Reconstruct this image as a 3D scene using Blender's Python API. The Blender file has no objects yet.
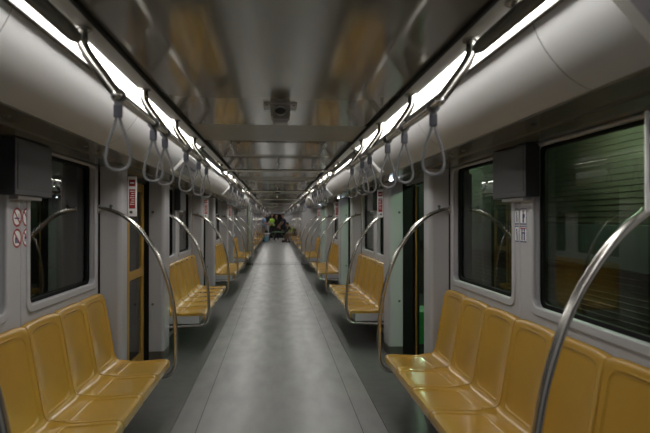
import bpy, bmesh, math, random
from mathutils import Vector, Matrix
random.seed(7)
PI = math.pi
P = 4.79                       # length of one bench + doorway bay
S = 0.94                       # overall scale applied at the end
C = bpy.context.scene.collection
sc = bpy.context.scene

# ------------------------------------------------------------------ materials
def mat(name, col, rough=0.5, metal=0.0, coat=0.0, noise=0.0, nscale=8.0, bump=0.0, bscale=20.0, col2=None, nstretch=(1, 1, 1), rvar=0.0, spec=0.5):
    m = bpy.data.materials.new(name); m.use_nodes = True
    nt = m.node_tree; b = nt.nodes['Principled BSDF']
    b.inputs['Base Color'].default_value = (*col, 1)
    b.inputs['Roughness'].default_value = rough
    b.inputs['Metallic'].default_value = metal
    b.inputs['Coat Weight'].default_value = coat
    b.inputs['Coat Roughness'].default_value = 0.12
    b.inputs['Specular IOR Level'].default_value = spec
    tc = nt.nodes.new('ShaderNodeTexCoord'); mp = nt.nodes.new('ShaderNodeMapping')
    mp.inputs['Scale'].default_value = nstretch
    nt.links.new(tc.outputs['Object'], mp.inputs['Vector'])
    n = nt.nodes.new('ShaderNodeTexNoise'); n.inputs['Scale'].default_value = nscale; n.inputs['Detail'].default_value = 6
    nt.links.new(mp.outputs['Vector'], n.inputs['Vector'])
    c2 = col2 if col2 else tuple(c * (1 - noise) for c in col)
    mx = nt.nodes.new('ShaderNodeMix'); mx.data_type = 'RGBA'
    mx.inputs[6].default_value = (*col, 1); mx.inputs[7].default_value = (*c2, 1)
    r = nt.nodes.new('ShaderNodeMapRange'); r.inputs[1].default_value = 0.35; r.inputs[2].default_value = 0.7
    nt.links.new(n.outputs['Fac'], r.inputs[0]); nt.links.new(r.outputs[0], mx.inputs[0])
    nt.links.new(mx.outputs[2], b.inputs['Base Color'])
    if rvar:
        r2 = nt.nodes.new('ShaderNodeMapRange'); r2.inputs[1].default_value = 0.3; r2.inputs[2].default_value = 0.7
        r2.inputs[3].default_value = max(0.02, rough - rvar); r2.inputs[4].default_value = rough + rvar
        nt.links.new(n.outputs['Fac'], r2.inputs[0]); nt.links.new(r2.outputs[0], b.inputs['Roughness'])
    if bump:
        n2 = nt.nodes.new('ShaderNodeTexNoise'); n2.inputs['Scale'].default_value = bscale
        nt.links.new(tc.outputs['Object'], n2.inputs['Vector'])
        bp = nt.nodes.new('ShaderNodeBump'); bp.inputs['Strength'].default_value = bump; bp.inputs['Distance'].default_value = 0.01
        nt.links.new(n2.outputs['Fac'], bp.inputs['Height']); nt.links.new(bp.outputs[0], b.inputs['Normal'])
    return m
def emit(name, col, s):
    m = bpy.data.materials.new(name); m.use_nodes = True
    nt = m.node_tree; nt.nodes.clear()
    o = nt.nodes.new('ShaderNodeOutputMaterial'); e = nt.nodes.new('ShaderNodeEmission')
    e.inputs[0].default_value = (*col, 1); e.inputs[1].default_value = s
    nt.links.new(e.outputs[0], o.inputs[0]); return m
def glass(name, tint, ior=1.5):
    m = bpy.data.materials.new(name); m.use_nodes = True
    nt = m.node_tree; nt.nodes.clear()
    o = nt.nodes.new('ShaderNodeOutputMaterial'); t = nt.nodes.new('ShaderNodeBsdfTransparent'); g = nt.nodes.new('ShaderNodeBsdfGlossy')
    t.inputs[0].default_value = (*tint, 1); g.inputs['Roughness'].default_value = 0.01; g.inputs[0].default_value = (0.75, 0.75, 0.75, 1)
    f = nt.nodes.new('ShaderNodeFresnel'); f.inputs[0].default_value = ior
    # the same reflectance from either side of the sheet
    ge = nt.nodes.new('ShaderNodeNewGeometry'); mm = nt.nodes.new('ShaderNodeMapRange')
    mm.inputs[3].default_value = ior; mm.inputs[4].default_value = 1.0 / ior
    nt.links.new(ge.outputs['Backfacing'], mm.inputs[0]); nt.links.new(mm.outputs[0], f.inputs[0])
    mx = nt.nodes.new('ShaderNodeMixShader')
    nt.links.new(f.outputs[0], mx.inputs[0]); nt.links.new(t.outputs[0], mx.inputs[1]); nt.links.new(g.outputs[0], mx.inputs[2])
    nt.links.new(mx.outputs[0], o.inputs[0]); return m

M = dict(
    seat=mat("mustard_fibreglass", (0.55, 0.325, 0.052), 0.25, coat=0.35, noise=0.10, nscale=3),
    panel=mat('light_grey_laminate', (0.50, 0.50, 0.52), 0.42, noise=0.05, nscale=2),
    screen=mat('screen_grey', (0.47, 0.465, 0.48), 0.40, noise=0.05, nscale=2),
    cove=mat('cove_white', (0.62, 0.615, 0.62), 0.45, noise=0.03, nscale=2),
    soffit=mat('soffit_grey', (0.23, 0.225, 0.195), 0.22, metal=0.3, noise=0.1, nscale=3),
    ceil=mat('ceiling_gloss', (0.31, 0.297, 0.262), 0.10, metal=0.30, noise=0.05, nscale=3, bump=0.06, bscale=1.6, spec=0.9),
    cband=mat('ceiling_edge_band', (0.32, 0.308, 0.27), 0.30, metal=0.1, noise=0.05),
    grille=mat('ceiling_grille', (0.33, 0.32, 0.285), 0.38, metal=0.3, noise=0.15, nscale=60),
    steel=mat('brushed_steel', (0.62, 0.60, 0.56), 0.24, metal=1.0, noise=0.02, nscale=4),
    darksteel=mat('dark_steel', (0.16, 0.165, 0.15), 0.30, metal=0.9, noise=0.1, nscale=20),
    black=mat('black_rubber', (0.010, 0.010, 0.010), 0.6, noise=0.2, spec=0.15),
    kick=mat('kick_plate', (0.20, 0.19, 0.17), 0.35, metal=0.6, noise=0.2),
    strap=mat('strap_grey', (0.17, 0.17, 0.175), 0.4, noise=0.1),
    clip=mat('clip_grey', (0.07, 0.075, 0.095), 0.45, noise=0.1),
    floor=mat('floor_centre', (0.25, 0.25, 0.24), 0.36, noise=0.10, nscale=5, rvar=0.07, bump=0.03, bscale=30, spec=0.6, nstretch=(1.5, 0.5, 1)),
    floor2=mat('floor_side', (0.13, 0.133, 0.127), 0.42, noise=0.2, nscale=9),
    doory=mat('door_yellow', (0.50, 0.29, 0.05), 0.35, noise=0.08, nscale=4),
    screenblk=mat('display_glass', (0.02, 0.021, 0.023), 0.38, noise=0.1),
    bezel=mat('display_bezel', (0.035, 0.035, 0.038), 0.4, noise=0.1),
    white=mat('sticker_white', (0.88, 0.88, 0.87), 0.5, noise=0.03),
    red=mat('sticker_red', (0.36, 0.03, 0.028), 0.5, noise=0.05),
    blue=mat('sticker_blue', (0.02, 0.025, 0.16), 0.5, noise=0.05),
    ink=mat('ink', (0.03, 0.03, 0.05), 0.5, noise=0.05),
    mapp=mat('map_paper', (0.55, 0.54, 0.62), 0.35, noise=0.15, nscale=10),
    column=mat('column_green_grey', (0.33, 0.37, 0.31), 0.4, noise=0.05),
    outwall=mat('depot_wall', (0.032, 0.021, 0.012), 0.8, noise=0.4, nscale=3),
    outdark=mat('depot_dark', (0.02, 0.02, 0.02), 0.9, noise=0.3),
    green=mat('green_crate_and_light', (0.04, 0.30, 0.08), 0.5, noise=0.15),  # the crate's own green; on the post it stands for green light
    bellows=mat('bellows_grey', (0.10, 0.10, 0.10), 0.6, noise=0.2),
    under=mat('under_seat_dark', (0.05, 0.05, 0.05), 0.7, noise=0.2),
    skin=mat('skin', (0.36, 0.20, 0.14), 0.5, noise=0.1),
    hair=mat('hair', (0.015, 0.012, 0.01), 0.6, noise=0.3, nscale=60),
    bshirt=mat('light_blue_cloth', (0.20, 0.33, 0.55), 0.8, noise=0.15),
    jeans=mat('grey_blue_denim', (0.08, 0.11, 0.16), 0.85, noise=0.2),
    navy=mat('navy_cloth', (0.012, 0.018, 0.05), 0.8, noise=0.2),
    blackcloth=mat('black_cloth', (0.015, 0.015, 0.018), 0.85, noise=0.2),
    hivis=mat('hi_vis', (0.42, 0.75, 0.07), 0.6, noise=0.1),
    silverstrip=mat('reflective_strip', (0.6, 0.6, 0.55), 0.4, noise=0.1),
    khaki=mat('khaki_cloth', (0.20, 0.13, 0.08), 0.85, noise=0.2),
    bucket=mat('blue_plastic', (0.22, 0.50, 0.66), 0.4, noise=0.05),
    tgreen=mat('table_green', (0.12, 0.26, 0.12), 0.5, noise=0.1),
    carton=mat('carton_brown', (0.30, 0.17, 0.08), 0.8, noise=0.2),
    lamp=emit('lamp_white', (1.0, 0.975, 0.93), 13.0),
    led=emit('led_white', (0.75, 0.85, 1.0), 18.0),
    glampm=emit('platform_lamp', (0.62, 1.0, 0.62), 130.0),
    glampn=emit('green_signal_lamp', (0.1, 1.0, 0.35), 3.0),
    glass=glass('window_glass', (0.84, 0.87, 0.84), 1.5),
)

# ------------------------------------------------------------------ geometry helpers
class B:
    """collects shapes in a bmesh; x is given for the right side and mirrored when sx = -1"""
    def __init__(self): self.bm = bmesh.new()
    def box(self, x0, x1, y0, y1, z0, z1, bev=0.0, seg=2):
        r = bmesh.ops.create_cube(self.bm, size=1.0); vs = r['verts']
        for v in vs:
            v.co = Vector(((x0 + x1) / 2 + v.co.x * (x1 - x0), (y0 + y1) / 2 + v.co.y * (y1 - y0), (z0 + z1) / 2 + v.co.z * (z1 - z0)))
        if bev:
            es = list({e for v in vs for e in v.link_edges})
            bmesh.ops.bevel(self.bm, geom=es, offset=bev, segments=seg, affect='EDGES', profile=0.5)
        return self
    def tube(self, pts, r, n=12, caps=True, flat=None):
        pts = [Vector(p) for p in pts]; rings = []; N = len(pts)
        rad = r if isinstance(r, (list, tuple)) else [r] * N
        t0 = (pts[1] - pts[0]).normalized()
        up = Vector((0, 0, 1)) if abs(t0.z) < 0.9 else Vector((0, 1, 0))
        nrm = (up - t0 * up.dot(t0)).normalized()
        for i in range(N):
            t = (pts[min(i + 1, N - 1)] - pts[max(i - 1, 0)]).normalized()
            nrm = (nrm - t * nrm.dot(t)).normalized(); bn = t.cross(nrm)
            ring = []
            for k in range(n):
                a = 2 * PI * k / n
                fa, fb = (1, 1) if not flat else flat
                ring.append(self.bm.verts.new(pts[i] + nrm * math.cos(a) * rad[i] * fa + bn * math.sin(a) * rad[i] * fb))
            rings.append(ring)
        for i in range(N - 1):
            for k in range(n):
                self.bm.faces.new((rings[i][k], rings[i][(k + 1) % n], rings[i + 1][(k + 1) % n], rings[i + 1][k]))
        if caps:
            self.bm.faces.new(rings[0][::-1]); self.bm.faces.new(rings[-1])
        return self
    def cyl(self, p, axis, r, h, n=20, r2=None):
        a = Vector(axis).normalized(); p = Vector(p)
        return self.tube([p, p + a * h], [r, r if r2 is None else r2], n)
    def ball(self, p, r, s=(1, 1, 1), u=14, v=10):
        r_ = bmesh.ops.create_uvsphere(self.bm, u_segments=u, v_segments=v, radius=r)
        for w in r_['verts']: w.co = Vector((w.co.x * s[0], w.co.y * s[1], w.co.z * s[2])) + Vector(p)
        return self
    def sweep(self, prof, y0, y1, closed=False, n=1):
        """profile of (x, z) points drawn along y"""
        ys = [y0 + (y1 - y0) * i / n for i in range(n + 1)]
        rows = [[self.bm.verts.new((x, y, z)) for x, z in prof] for y in ys]
        k = len(prof)
        for a, b in zip(rows, rows[1:]):
            for i in range(k if closed else k - 1):
                self.bm.faces.new((a[i], a[(i + 1) % k], b[(i + 1) % k], b[i]))
        if closed:
            self.bm.faces.new(rows[0][::-1]); self.bm.faces.new(rows[-1])
        return self
    def prism(self, poly, z0, z1):
        lo = [self.bm.verts.new((x, y, z0)) for x, y in poly]; hi = [self.bm.verts.new((x, y, z1)) for x, y in poly]
        k = len(poly)
        for i in range(k): self.bm.faces.new((lo[i], lo[(i + 1) % k], hi[(i + 1) % k], hi[i]))
        self.bm.faces.new(lo[::-1]); self.bm.faces.new(hi)
        return self
    def torus(self, c, R, r, axis='x', n=28, m=8, sy=1.0):
        pts = []
        for i in range(n):
            a = 2 * PI * i / n
            for j in range(m):
                b = 2 * PI * j / m
                rr = R + r * math.cos(b); h = r * math.sin(b) * 0.25
                q = (c[0] + h, c[1] + rr * math.cos(a) * sy, c[2] + rr * math.sin(a)) if axis == 'x' else (c[0] + rr * math.cos(a), c[1] + h, c[2] + rr * math.sin(a))
                pts.append(self.bm.verts.new(q))
        for i in range(n):
            for j in range(m):
                self.bm.faces.new((pts[i * m + j], pts[((i + 1) % n) * m + j], pts[((i + 1) % n) * m + (j + 1) % m], pts[i * m + (j + 1) % m]))
        return self

def link(name, me, parent=None):
    o = bpy.data.objects.new(name, me); C.objects.link(o)
    if parent: o.parent = parent
    return o
def world_base(parent):
    v = Vector((0, 0, 0)); p = parent
    while p: v += p.location; p = p.parent
    return v
def obj(name, b, m, parent=None, sx=1, smooth=True, base=None):
    """links what b holds as one mesh; base is the object's own origin"""
    bm = b.bm
    if sx < 0:
        for v in bm.verts: v.co.x = -v.co.x
    bmesh.ops.recalc_face_normals(bm, faces=bm.faces)
    off = world_base(parent) + (Vector(base) if base else Vector((0, 0, 0)))
    for v in bm.verts: v.co -= off
    me = bpy.data.meshes.new(name); bm.to_mesh(me); bm.free()
    me.materials.append(M[m] if isinstance(m, str) else m)
    if smooth:
        for p in me.polygons: p.use_smooth = True
        try: me.set_sharp_from_angle(angle=math.radians(38))
        except Exception: pass
    o = link(name, me, parent)
    if smooth and len(me.polygons) < 3000:
        wn_ = o.modifiers.new('normals', 'WEIGHTED_NORMAL'); wn_.keep_sharp = True; wn_.weight = 100
    if base: o.location = base
    return o
def thing(name, label, cat, loc, group=None):
    o = bpy.data.objects.new(name, None); C.objects.link(o); o.location = loc; o.empty_display_size = 0.05
    return tag(o, label, cat, group)
def tag(o, label, cat, group=None, kind=None):
    o['label'] = label; o['category'] = cat
    if group: o['group'] = group
    if kind: o['kind'] = kind
    return o
def struct(o): o['kind'] = 'structure'; return o
def dup(root, loc, label=None, group=None):
    r = root.copy(); C.objects.link(r); r.location = loc
    if label: r['label'] = label
    if group: r['group'] = group
    for ch in [c for c in root.children]:
        c = ch.copy(); C.objects.link(c); c.parent = r
        for g in [q for q in ch.children]:
            d = g.copy(); C.objects.link(d); d.parent = c
    return r
def rrect(y0, y1, z0, z1, r, n=5):
    pts = []
    rs = r if isinstance(r, (tuple, list)) else (r, r, r, r)
    for (cy, cz, a0, rr) in ((y1 - rs[0], z0 + rs[0], -90, rs[0]), (y1 - rs[1], z1 - rs[1], 0, rs[1]), (y0 + rs[2], z1 - rs[2], 90, rs[2]), (y0 + rs[3], z0 + rs[3], 180, rs[3])):
        for i in range(n + 1):
            a = math.radians(a0 + 90 * i / n); pts.append((cy + rr * math.cos(a), cz + rr * math.sin(a)))
    return pts
def holed_panel(name, outer, holes, x0, x1, bev, m, sx, parent=None):
    """plate in the y-z plane between x0 and x1 with rounded holes and softened edges"""
    cu = bpy.data.curves.new(name, 'CURVE'); cu.dimensions = '2D'; cu.fill_mode = 'BOTH'
    cu.extrude = (x1 - x0) / 2 - bev; cu.bevel_depth = bev; cu.bevel_resolution = 2; cu.offset = -bev
    for lp in [outer] + holes:
        s = cu.splines.new('POLY'); s.points.add(len(lp) - 1); s.use_cyclic_u = True
        for p, (y, z) in zip(s.points, lp): p.co = (y, z, 0, 1)
    t = bpy.data.objects.new('t', cu); C.objects.link(t)
    dg = bpy.context.evaluated_depsgraph_get()
    me = bpy.data.meshes.new_from_object(t.evaluated_get(dg)); bpy.data.objects.remove(t); bpy.data.curves.remove(cu)
    b = B(); b.bm.from_mesh(me); bpy.data.meshes.remove(me)
    for v in b.bm.verts: v.co = Vector(((x0 + x1) / 2 + v.co.z, v.co.x, v.co.y))
    return obj(name, b, m, parent, sx)
def smoothpath(pts, n=6):
    """Catmull-Rom through the points"""
    P_ = [Vector(p) for p in pts]; P_ = [P_[0] * 2 - P_[1]] + P_ + [P_[-1] * 2 - P_[-2]]; out = []
    for i in range(1, len(P_) - 2):
        a, b, c, d = P_[i - 1:i + 3]
        for k in range(n):
            t = k / n
            out.append(0.5 * ((2 * b) + (c - a) * t + (2 * a - 5 * b + 4 * c - d) * t * t + (-a + 3 * b - 3 * c + d) * t ** 3))
    out.append(P_[-2]); return out

SIDE = {1: 'right', -1: 'left'}
ORD = ['first', 'second', 'third', 'fourth', 'fifth', 'sixth', 'seventh']
NEAR = ['nearest', 'second', 'third', 'fourth']
Y0, Y1 = 1.77, 4.42            # bench 0
CAR1 = [0, 1, 2, 3]
C2 = 20.55 - Y0                # first bench past the gangway
CAR2 = [0, 1, 2, 3, 4]
OFF1 = [k * P for k in CAR1]; OFF2 = [C2 + k * P for k in CAR2]

# ------------------------------------------------------------------ floor
def floorpiece(name, x0, x1, y0, y1, m, z=0.0):
    return struct(obj(name, B().box(x0, x1, y0, y1, z - 0.05, z), m, smooth=False))
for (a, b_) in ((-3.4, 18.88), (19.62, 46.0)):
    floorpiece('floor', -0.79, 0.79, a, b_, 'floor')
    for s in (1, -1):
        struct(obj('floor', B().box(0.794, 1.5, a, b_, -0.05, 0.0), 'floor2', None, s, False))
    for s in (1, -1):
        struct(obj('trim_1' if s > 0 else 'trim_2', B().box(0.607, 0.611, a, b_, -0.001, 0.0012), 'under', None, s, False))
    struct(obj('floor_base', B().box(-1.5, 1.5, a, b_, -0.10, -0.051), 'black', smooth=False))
floorpiece('floor', -0.83, 0.83, 18.93, 19.57, 'floor')
struct(obj('trim_3', B().box(-0.83, 0.83, 18.86, 18.95, -0.02, 0.008).box(-0.83, 0.83, 19.55, 19.64, -0.02, 0.008), 'kick', smooth=False))
for i, o_ in enumerate([-P] + OFF1 + OFF2):
    for s in (1, -1):
        struct(obj('trim_4', B().box(1.30, 1.56, 4.84 + o_, 6.16 + o_, -0.01, 0.006, 0.002), 'kick', None, s))

# ------------------------------------------------------------------ ceiling, cove, soffit
SEAMS = [3.92, 4.70, 5.68]
def ceiling_car(a, b_, offs):
    ys = [a]
    for o_ in offs:
        ys += [o_ + q for q in SEAMS if a < o_ + q < b_]
    ys.append(b_)
    for i, (u, v) in enumerate(zip(ys, ys[1:])):
        isg = any(abs(u - (o_ + SEAMS[0])) < 1e-6 for o_ in offs)
        bb = B().box(-0.642, 0.642, u + 0.003, v - 0.003, 2.22, 2.24)
        struct(obj('ceiling', bb, 'grille' if isg else 'ceil', smooth=False))
    for s in (1, -1):
        struct(obj('ceiling', B().sweep([(0.645, 2.222), (0.7335, 2.222), (0.7335, 2.245)], a, b_), 'cband', None, s, False))
        struct(obj('trim_5', B().box(0.622, 0.639, a, b_, 2.200, 2.2195, 0.004), 'black', None, s))
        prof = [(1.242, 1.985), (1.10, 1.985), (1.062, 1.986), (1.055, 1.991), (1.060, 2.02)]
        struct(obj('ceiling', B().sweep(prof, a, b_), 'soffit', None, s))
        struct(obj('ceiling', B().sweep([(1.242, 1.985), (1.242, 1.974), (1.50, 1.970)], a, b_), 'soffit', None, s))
        struct(obj('ceiling', B().sweep([(0.7335, 2.245), (0.85, 2.24), (0.85, 2.21)], a, b_), 'soffit', None, s))
        struct(obj('cove_shade_lip', B().box(0.8135, 0.8165, a, b_, 2.203, 2.2185).box(0.8165, 0.850, a, b_, 2.2145, 2.2175), 'kick', None, s, False))  # added dark lip and flat band, put in to shade the cove top
    struct(obj('roof', B().box(-1.56, 1.56, a, b_, 2.28, 2.34), 'black', smooth=False))
ceiling_car(-3.4, 18.9, [-P] + OFF1)
ceiling_car(19.6, 46.0, OFF2)
COVE = [(0.848, 2.215), (0.862, 2.178), (0.890, 2.130), (0.932, 2.077), (0.975, 2.037), (1.022, 2.008), (1.056, 1.994)]
def cove_pts():
    p = smoothpath([(x, 0, z) for x, z in COVE], 4); return [(q.x, q.z) for q in p]
for base_, offs in ((0, [-P] + OFF1), (1, OFF2)):
    for o_ in offs:
        for s in (1, -1):
            for u, v in ((1.80, 3.42), (3.42, 5.12), (5.12, 1.80 + P)):
                u += o_; v += o_
                if base_ == 0: v = min(v, 18.9); u = max(u, -3.4)
                if base_ == 1: v = min(v, 46); 
                if v - u < 0.05: continue
                struct(obj('trim_6', B().sweep(cove_pts(), u + 0.002, v - 0.002), 'cove', None, s))
for s in (1, -1):
    struct(obj('trim_6', B().sweep(cove_pts(), 19.62, 20.55), 'cove', None, s))

# light strips, one fitting per bay
def strip(y0, y1, s, label):
    t = thing('ceiling_light', label, 'light', (s * 0.795, (y0 + y1) / 2, 2.20), 'ceiling light strips')
    obj('diffuser', B().box(0.735, 0.812, y0 + 0.006, y1 - 0.006, 2.2185, 2.2235, 0.0), 'lamp', t, s)
    obj('housing', B().box(0.734, 0.813, y0 + 0.004, y1 - 0.004, 2.224, 2.238), 'panel', t, s, False)
    return t
for s in (1, -1):
    strip(-3.2, 0.55, s, f'glowing white strip light overhead by the camera, {SIDE[s]} side of the aisle')
    for k in CAR1:
        a = 0.55 + k * P if k else 0.55
        b_ = min(0.55 + (k + 1) * P, 18.85)
        strip(a, b_, s, f'long glowing white strip light on the {SIDE[s]} running above the {NEAR[k]} bench')
    for k in CAR2:
        a = 19.65 if k == 0 else C2 + 0.55 + k * P
        b_ = C2 + 0.55 + (k + 1) * P
        strip(a, b_ if k < 4 else 45.9, s, f'glowing strip light past the gangway, {SIDE[s]} side, {ORD[k]} along')

# ------------------------------------------------------------------ window walls
WA = (3.25, 4.38); WB = (1.80, 2.98); SEAM = 3.16; ZW0, ZW1 = 1.06, 1.955
YA, YB = 1.705, 4.478
nwin = [0]; ndoor = [0]
protoW = {}
def copyo(o, dy, name=None):
    c = o.copy(); C.objects.link(c); c.location = o.location + Vector((0, dy, 0))
    for ch in o.children:
        d = ch.copy(); C.objects.link(d); d.parent = c
        for g in ch.children:
            e = g.copy(); C.objects.link(e); e.parent = d
    if name: c.name = name
    return c
for s in (1, -1):
    lst = []
    for (a, b_, w) in ((YA, SEAM - 0.002, WB), (SEAM + 0.002, YB, WA)):
        hole = rrect(w[0], w[1], ZW0, ZW1, (0.045, 0.03, 0.03, 0.045))
        lst.append(holed_panel('wall_' + SIDE[s], [(a, 0.0), (b_, 0.0), (b_, 1.985), (a, 1.985)], [hole], 1.42, 1.462, 0.012, 'panel', s))
        # moulded rim round the opening
        rim_o = rrect(w[0] - 0.035, w[1] + 0.035, ZW0 - 0.045, ZW1 + 0.015, (0.07, 0.03, 0.03, 0.07))
        rim_i = rrect(w[0] + 0.004, w[1] - 0.004, ZW0 + 0.004, ZW1 - 0.004, (0.045, 0.03, 0.03, 0.045))
        rim = holed_panel('window_frame', rim_o, [rim_i], 1.409, 1.43, 0.008, 'panel', s)
        wn = bpy.data.objects.new('window', None); C.objects.link(wn); wn['kind'] = 'structure'
        rim.parent = wn
        obj('gasket', B(), 'black', wn, s) if False else None
        g_o = rrect(w[0] - 0.01, w[1] + 0.01, ZW0 - 0.01, ZW1 + 0.01, 0.04); g_i = rrect(w[0] + 0.02, w[1] - 0.02, ZW0 + 0.02, ZW1 - 0.015, 0.04)
        holed_panel('gasket', g_o, [g_i], 1.463, 1.478, 0.003, 'black', s, wn)
        pane = B().box(1.479, 1.484, w[0] - 0.01, w[1] + 0.01, ZW0 - 0.01, ZW1 + 0.01)
        obj('pane', pane, 'glass', wn, s, False)
        lst.append(wn)
    for o_ in OFF1[1:] + OFF2:
        for q in lst:
            c = copyo(q, o_)
            if q.type == 'EMPTY': nwin[0] += 1; c.name = f'window_{nwin[0]}'
    for q in lst:
        if q.type == 'EMPTY': nwin[0] += 1; q.name = f'window_{nwin[0]}'
        else: q['kind'] = 'structure'
for o in bpy.data.objects:
    if o.name.startswith('wall_'): o['kind'] = 'structure'

# door headers and outer skin between the bays
for s in (1, -1):
    for o_ in [-P] + OFF1 + OFF2:
        struct(obj('wall_' + SIDE[s], B().box(1.44, 1.54, 4.50 + o_, 6.16 + o_, 1.93, 1.985, 0.004), 'soffit', None, s))
        struct(obj('wall_' + SIDE[s], B().box(1.488, 1.55, 4.38 + o_, 4.79 + o_, -0.05, 1.985).box(1.418, 1.55, 6.165 + o_, 6.48 + o_, -0.05, 1.96), 'black', None, s, False))
    struct(obj('wall_' + SIDE[s], B().box(1.42, 1.48, -3.4, -0.2, 0, 1.985), 'panel', None, s))
    # gangway partitions
    for y in (18.98, 19.58):
        struct(obj('wall_' + SIDE[s], B().box(0.86, 1.5, y, y + 0.06, 0, 2.24, 0.012), 'panel', None, s))
    struct(obj('wall_' + SIDE[s], B().sweep([(0.9 + (0.03 if i % 2 else 0), 0) for i in range(2)], 18.9, 18.91) if False else B().box(0.90, 0.94, 19.05, 19.575, 0, 2.2), 'bellows', None, s))
    struct(obj('wall_' + SIDE[s], B().box(1.44, 1.48, 19.65, 20.14, 0, 1.985), 'panel', None, s))
    struct(obj('wall_' + SIDE[s], B().box(1.44, 1.48, 45.4, 46.0, 0, 1.985), 'panel', None, s))
struct(obj('ceiling', B().box(-0.9, 0.9, 18.85, 19.65, 2.10, 2.22, 0.01), 'soffit'))
struct(obj('wall_back', B().box(-1.5, 1.5, -3.46, -3.4, 0, 2.3), 'panel', smooth=False))
struct(obj('wall_front', B().box(-1.5, -0.62, 46, 46.08, 0, 2.3).box(0.62, 1.5, 46, 46.08, 0, 2.3).box(-0.62, 0.62, 46, 46.08, 2.0, 2.3), 'panel', smooth=False))
struct(obj('door_90', B().box(-0.62, 0.62, 46.5, 46.55, 0, 2.0), 'outdark', smooth=False))
# green-grey gangway column on the left
t = thing('gangway_column', 'pale green-grey round column at the left edge of the gangway', 'column', (-0.955, 18.885, 0))
obj('shaft', B().cyl((0.955, 18.885, 0), (0, 0, 1), 0.065, 2.19, 24), 'column', t, -1)
obj('foot_collar', B().cyl((0.955, 18.885, 0), (0, 0, 1), 0.078, 0.08, 24), 'kick', t, -1)

# ------------------------------------------------------------------ draught screens by the doors
def screen_poly(y0, y1, x0=1.25, x1=1.485, r=0.035):
    pts = []
    for cx, cy, a0 in ((x0 + r, y0 + r, 180), (x0 + r, y1 - r, 90)):
        for i in range(7):
            a = math.radians(a0 + (90 * i / 6) * (1 if a0 == 180 else -1))
            pts.append((cx + r * math.cos(a), cy + r * math.sin(a)))
    a = pts[:7]; b_ = pts[7:]
    return [(x1, y0)] + a[::-1] + b_[::-1] + [(x1, y1)]
def make_screen(s, y0, y1, label, which):
    t = thing('draught_screen', label, 'partition', (s * 1.36, (y0 + y1) / 2, 0), 'draught screens beside the doors')
    pl = []
    r = 0.035; x0, x1 = 1.25, 1.412
    for i in range(7):
        a = math.radians(180 + 90 * i / 6); pl.append((x0 + r + r * math.cos(a), y0 + r + r * math.sin(a)))
    pl += [(x1, y0), (x1, y1)]
    for i in range(7):
        a = math.radians(90 + 90 * i / 6); pl.append((x0 + r + r * math.cos(a), y1 - r + r * math.sin(a)))
    obj('panel', B().prism(pl, 0.105, 1.972), 'screen', t, s)
    pk = [(max(x, x0 + 0.004) , y) for x, y in pl]
    obj('kick_plate', B().prism([(x, y) for x, y in pk], 0.002, 0.102), 'kick', t, s)
    for z in (1.63, 0.62):
        obj('screw', B().ball((1.372, y0 - 0.002, z), 0.011, (1, 0.45, 1)).cyl((1.372, y0 + 0.002, z), (0, -1, 0), 0.015, 0.004, 14), 'darksteel', t, s)
    if which == 'near':   # finger recess plate
        obj('latch_cover', B().box(1.375, 1.408, y0 - 0.006, y0 + 0.002, 0.44, 0.56, 0.003), 'screen', t, s)
    return t
def make_sign(s, y, label):
    t = thing('safety_notice', label, 'sign', (s * 1.215, y, 1.72), 'red safety notices on the screens')
    obj('plate', B().box(1.177, 1.2495, y - 0.012, y + 0.001, 1.575, 1.905, 0.005), 'white', t, s)
    obj('red_panel', B().box(1.188, 1.238, y - 0.0135, y - 0.012, 1.64, 1.80, 0), 'red', t, s, False)
    obj('red_heading', B().box(1.188, 1.238, y - 0.0135, y - 0.012, 1.825, 1.88, 0), 'red', t, s, False)
    bb = B()
    for i in range(7): bb.box(1.194, 1.231 - (i % 3) * 0.006, y - 0.0142, y - 0.0136, 1.672 + i * 0.018, 1.678 + i * 0.018)
    bb.box(1.196, 1.230, y - 0.0142, y - 0.0136, 1.846, 1.858)
    obj('lettering', bb, 'white', t, s, False)
    obj('latch', B().cyl((1.22, y - 0.010, 1.61), (0, -1, 0), 0.012, 0.012, 14), 'darksteel', t, s)
    return t
BN1 = lambda k: NEAR[k]
for s in (1, -1):
    t0 = t1 = None
    for car, offs in ((1, OFF1), (2, OFF2)):
        for k, o_ in enumerate(offs):
            nm = (f'{BN1(k)} {SIDE[s]} bench' if car == 1 else f'{ORD[k]} {SIDE[s]} bench past the gangway')
            tint = 'pale grey' 
            la = f'{tint} upright screen at the far end of the {nm}'
            lb = f'{tint} upright screen at the near end of the {nm}'
            if t0 is None:
                t0 = make_screen(s, 4.49, 4.70, la, 'far'); t1 = make_screen(s, 6.17 - P, 6.50 - P, lb, 'near'); f0 = t0.location.copy(); f1 = t1.location.copy()
            else:
                if not (car == 1 and k == 3): dup(t0, f0 + Vector((0, o_, 0)), la)
                dup(t1, f1 + Vector((0, o_, 0)), lb)
    g0 = None
    for k in range(0, 4):
        for fn, y in (('far', 4.690 + k * P), ('near', 6.492 - P + k * P)):
            if k == 3 and fn == 'far': continue
            if fn == 'near' and k > 0 and s < 0: continue
            if fn == 'far' and s > 0: continue
            l = f'narrow white and red safety notice at the {fn} end of the {NEAR[k]} {SIDE[s]} bench'
            if g0 is None: g0 = make_sign(s, y, l); gb = g0.location.copy(); gy = y
            else: dup(g0, gb + Vector((0, y - gy, 0)), l)

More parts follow.
